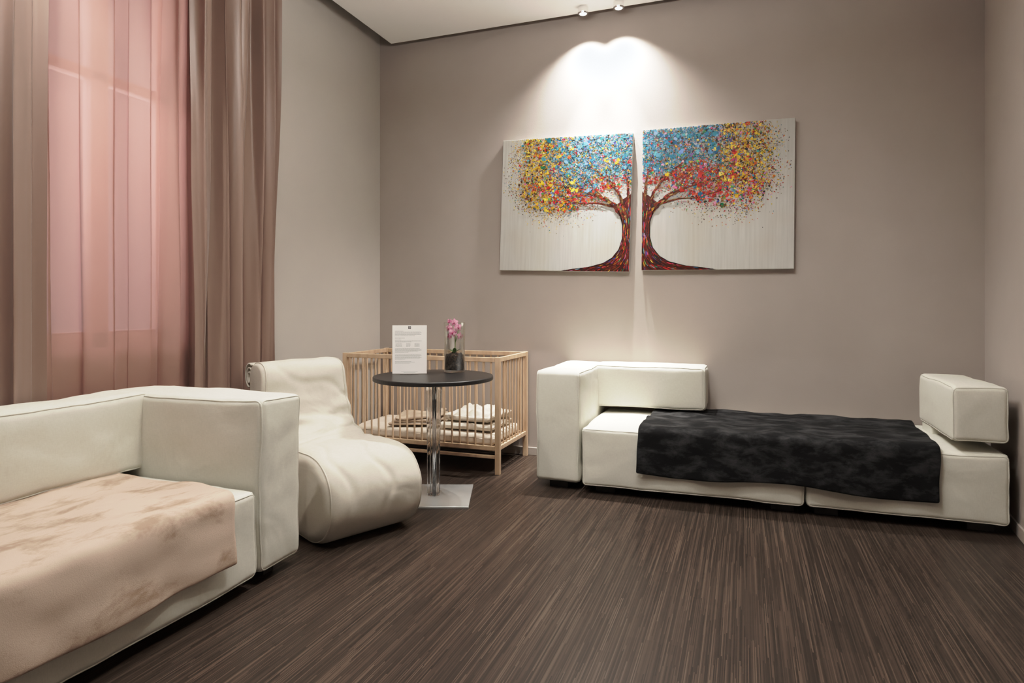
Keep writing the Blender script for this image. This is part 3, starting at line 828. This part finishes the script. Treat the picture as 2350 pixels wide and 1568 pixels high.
    BR = [[(.05, .40), (.11, .47), (.20, .535), (.33, .585), (.5, .63), (.62, .66)], [(.05, .44), (.08, .55), (.16, .66), (.28, .75), (.36, .84)],
          [(.02, .5), (.025, .62), (.05, .75), (.09, .86)], [(.12, .47), (.25, .50), (.38, .50), (.52, .54)], [(.2, .53), (.3, .65), (.42, .74)], [(.33, .585), (.42, .66), (.56, .74)]]
    for bi, br in enumerate(BR):
        w0 = (.020, .011, .010, .007, .005, .004)[bi]
        for i in range(len(br) - 1):
            (a, b), (c, d) = br[i], br[i + 1]
            for k in range(26):
                t = (i + k / 26) / (len(br) - 1); q = a + (c - a) * k / 26; y = b + (d - b) * k / 26
                w = w0 * (1 - t) + .0014
                lay0 = .0014 if t < .15 else R.choice((.0014, .0030))
                for _ in range(3):
                    col = R.choice(PAL['brown'] + PAL['gold'] + PAL['brown'] + [(150, 120, 82), (140, 36, 26)])
                    stroke(q + R.uniform(-w, w) * .7, y + R.uniform(-w, w) * .7, c - a, d - b, .03, w * .4, jit(col, 10), lay0 + R.random() * .0010)
    for _ in range(1200):
        y = R.random() ** 1.25 * .50; fr_ = R.random(); qb = interp(QB, y); q = fr_ * qb
        d = (interp(QB, y + .01) - interp(QB, max(0, y - .01))) / .02 * fr_
        cl = R.choices(['brown', 'red', 'orange', 'dark', 'violet', 'green', 'yellow', 'pink', 'blue'], [12, 1.2, .35, 3.0, .5, .15, .2, .2, .4])[0]
        stroke(q, y, d, 1, R.uniform(.02, .055), R.uniform(.0015, .004), jit(R.choice(PAL[cl]), 10), .0012 + R.random() * .001)
    for i in range(120):
        y = .45 * i / 120; qb = interp(QB, y); d = (interp(QB, y + .01) - interp(QB, max(0, y - .01))) / .02
        stroke(qb, y, d, 1, .02 if y > .06 else .05, .0022, (36, 16, 12), .0024)
    n = 0; tries = 0
    while n < 12500 and tries < 160000:
        tries += 1
        q, y = R.uniform(0, .985), R.uniform(.25, .999)
        lo = YLOWf(q); hi = interp(YHI, q)
        d = min(y - lo, (hi - y) if q > .6 else 1, (.955 - q) * 1.1) + .06 * noise.noise(Vector((q * 9, y * 9, seed)))
        pr = 1 if d > .24 else (.08 + .92 * (d / .24) ** 1.2 if d > 0 else math.exp(d / .035) * .08)
        if R.random() > pr: continue
        k = zone(q, y)
        u = R.random(); r = .0020 + .0026 * u if u < .88 else R.uniform(.005, .0098)
        if d < .09: r = min(r, .0040)
        if k == 'dark': r *= .85
        blob(q, y, r, jit(R.choice(PAL[k])), .0015 + R.random() * .003); n += 1
    for _ in range(75):
        q, y = R.uniform(.02, .7), R.uniform(.5, .98)
        if y < YLOWf(q) + .08: continue
        k = zone(q, y)
        if k in ('dark', 'gold', 'white', 'orange'): continue
        big = 1.25 if k == 'blue' else 1.0
        for _ in range(3): blob(q + R.uniform(-.012, .012) * big, y + R.uniform(-.012, .012) * big, R.uniform(.007, .015) * big, jit(R.choice(PAL[k])), .0032 + R.random() * .0012)
    me = bpy.data.meshes.new('painted_tree'); me.from_pydata(V, [], F); me.update()
    at = me.color_attributes.new('paint', 'FLOAT_COLOR', 'CORNER')
    buf = []
    for p, c in zip(me.polygons, Cc): buf += list((*c, 1.0)) * len(p.vertices)
    at.data.foreach_set('color', buf)
    me.materials.append(M_paint)
    o = bpy.data.objects.new('painted_tree', me); COL.objects.link(o); o.parent = cv
    return cv
painting('painting', -1.264, 1.903, math.radians(1.7), -1, 21, 'canvas painting, half of a colourful splattered tree, trunk at its edge')
painting('painting.001', -.186, 1.893, math.radians(.5), 1, 44, 'canvas painting, other half of the splattered tree with pink flecks')

# ------------------------------------------------------------------ lamps
LC = (1, .96, .90)
def spotlamp(name, x, y, z, beams, drop=.045, rad=.02, grp='ceiling spotlights', label='small round chrome ceiling spotlight, lit'):
    L = empty(name, (x, y, z), 0, label, 'spotlight', grp)
    mb = MB(); mb.lathe([(.026, -drop), (.036, -drop), (.038, -drop + .006), (.038, 0), (.026, 0), (.026, -drop)], 40)
    mb.obj('bezel', M_chrome, parent=L, smooth=False)
    mb = MB(); mb.lathe([(0, -drop - .006), (.012, -drop - .0055), (.020, -drop - .003), (.0255, -drop), (.0255, -drop + .008), (0, -drop + .008)], 32); mb.obj('lens', M_lens, parent=L)
    for (power, size, blend, aim) in beams:
        ld = bpy.data.lights.new('light_source', 'SPOT'); ld.energy = power; ld.color = LC; ld.spot_size = math.radians(size); ld.spot_blend = blend; ld.shadow_soft_size = rad
        lo = bpy.data.objects.new('light_source', ld); COL.objects.link(lo); lo.parent = L; lo.location = (0, 0, -drop - .010 - rad)
        d = Vector(aim) - Vector((x, y, z - drop)); lo.rotation_euler = d.to_track_quat('-Z', 'Y').to_euler()
    return L
for nm, xx in (('ceiling_spotlight', -1.087), ('ceiling_spotlight.001', -.83)):
    spotlamp(nm, xx, 4.47, ZC, [(190, 112, 1.0, (xx, 4.47, 0)), (480, 38, 1.0, (xx, 4.49, 0))], rad=.008)
spotlamp('ceiling_spotlight.002', -2.5, 1.5, ZC, [(110, 110, .6, (-2.2, 1.7, 0))], .012, rad=.03)
spotlamp('ceiling_spotlight.003', -.35, 2.3, ZC, [(108, 124, .8, (-.15, 2.9, 0))], .012, rad=.04)
spotlamp('ceiling_spotlight.004', -1.0, .8, ZC, [(82, 130, .8, (-1.4, 1.6, 0))], .012, rad=.04)
# added fill light, unseen above the frame, brightens the ceiling from below
ud = bpy.data.lights.new('ceiling_fill_light', 'AREA'); ud.shape = 'RECTANGLE'; ud.size = 1.4; ud.size_y = .8; ud.energy = 88; ud.color = LC
uo = bpy.data.objects.new('ceiling_fill_light', ud); COL.objects.link(uo); uo.location = (-.9, 2.4, 2.82); uo.rotation_euler = (math.pi, 0, 0)
# daylight outside the window
wd = bpy.data.lights.new('daylight', 'AREA'); wd.shape = 'RECTANGLE'; wd.size = 1.4; wd.size_y = 2.6; wd.energy = 72; wd.color = (1, .86, .88)
wo = bpy.data.objects.new('daylight', wd); COL.objects.link(wo); wo.location = (-3.75, 2.2, 2.1); wo.rotation_euler = (0, math.radians(-90), 0)
w = bpy.data.worlds.new('world'); scene.world = w; w.use_nodes = True
w.node_tree.nodes['Background'].inputs[0].default_value = (.75, .7, .8, 1); w.node_tree.nodes['Background'].inputs[1].default_value = .6
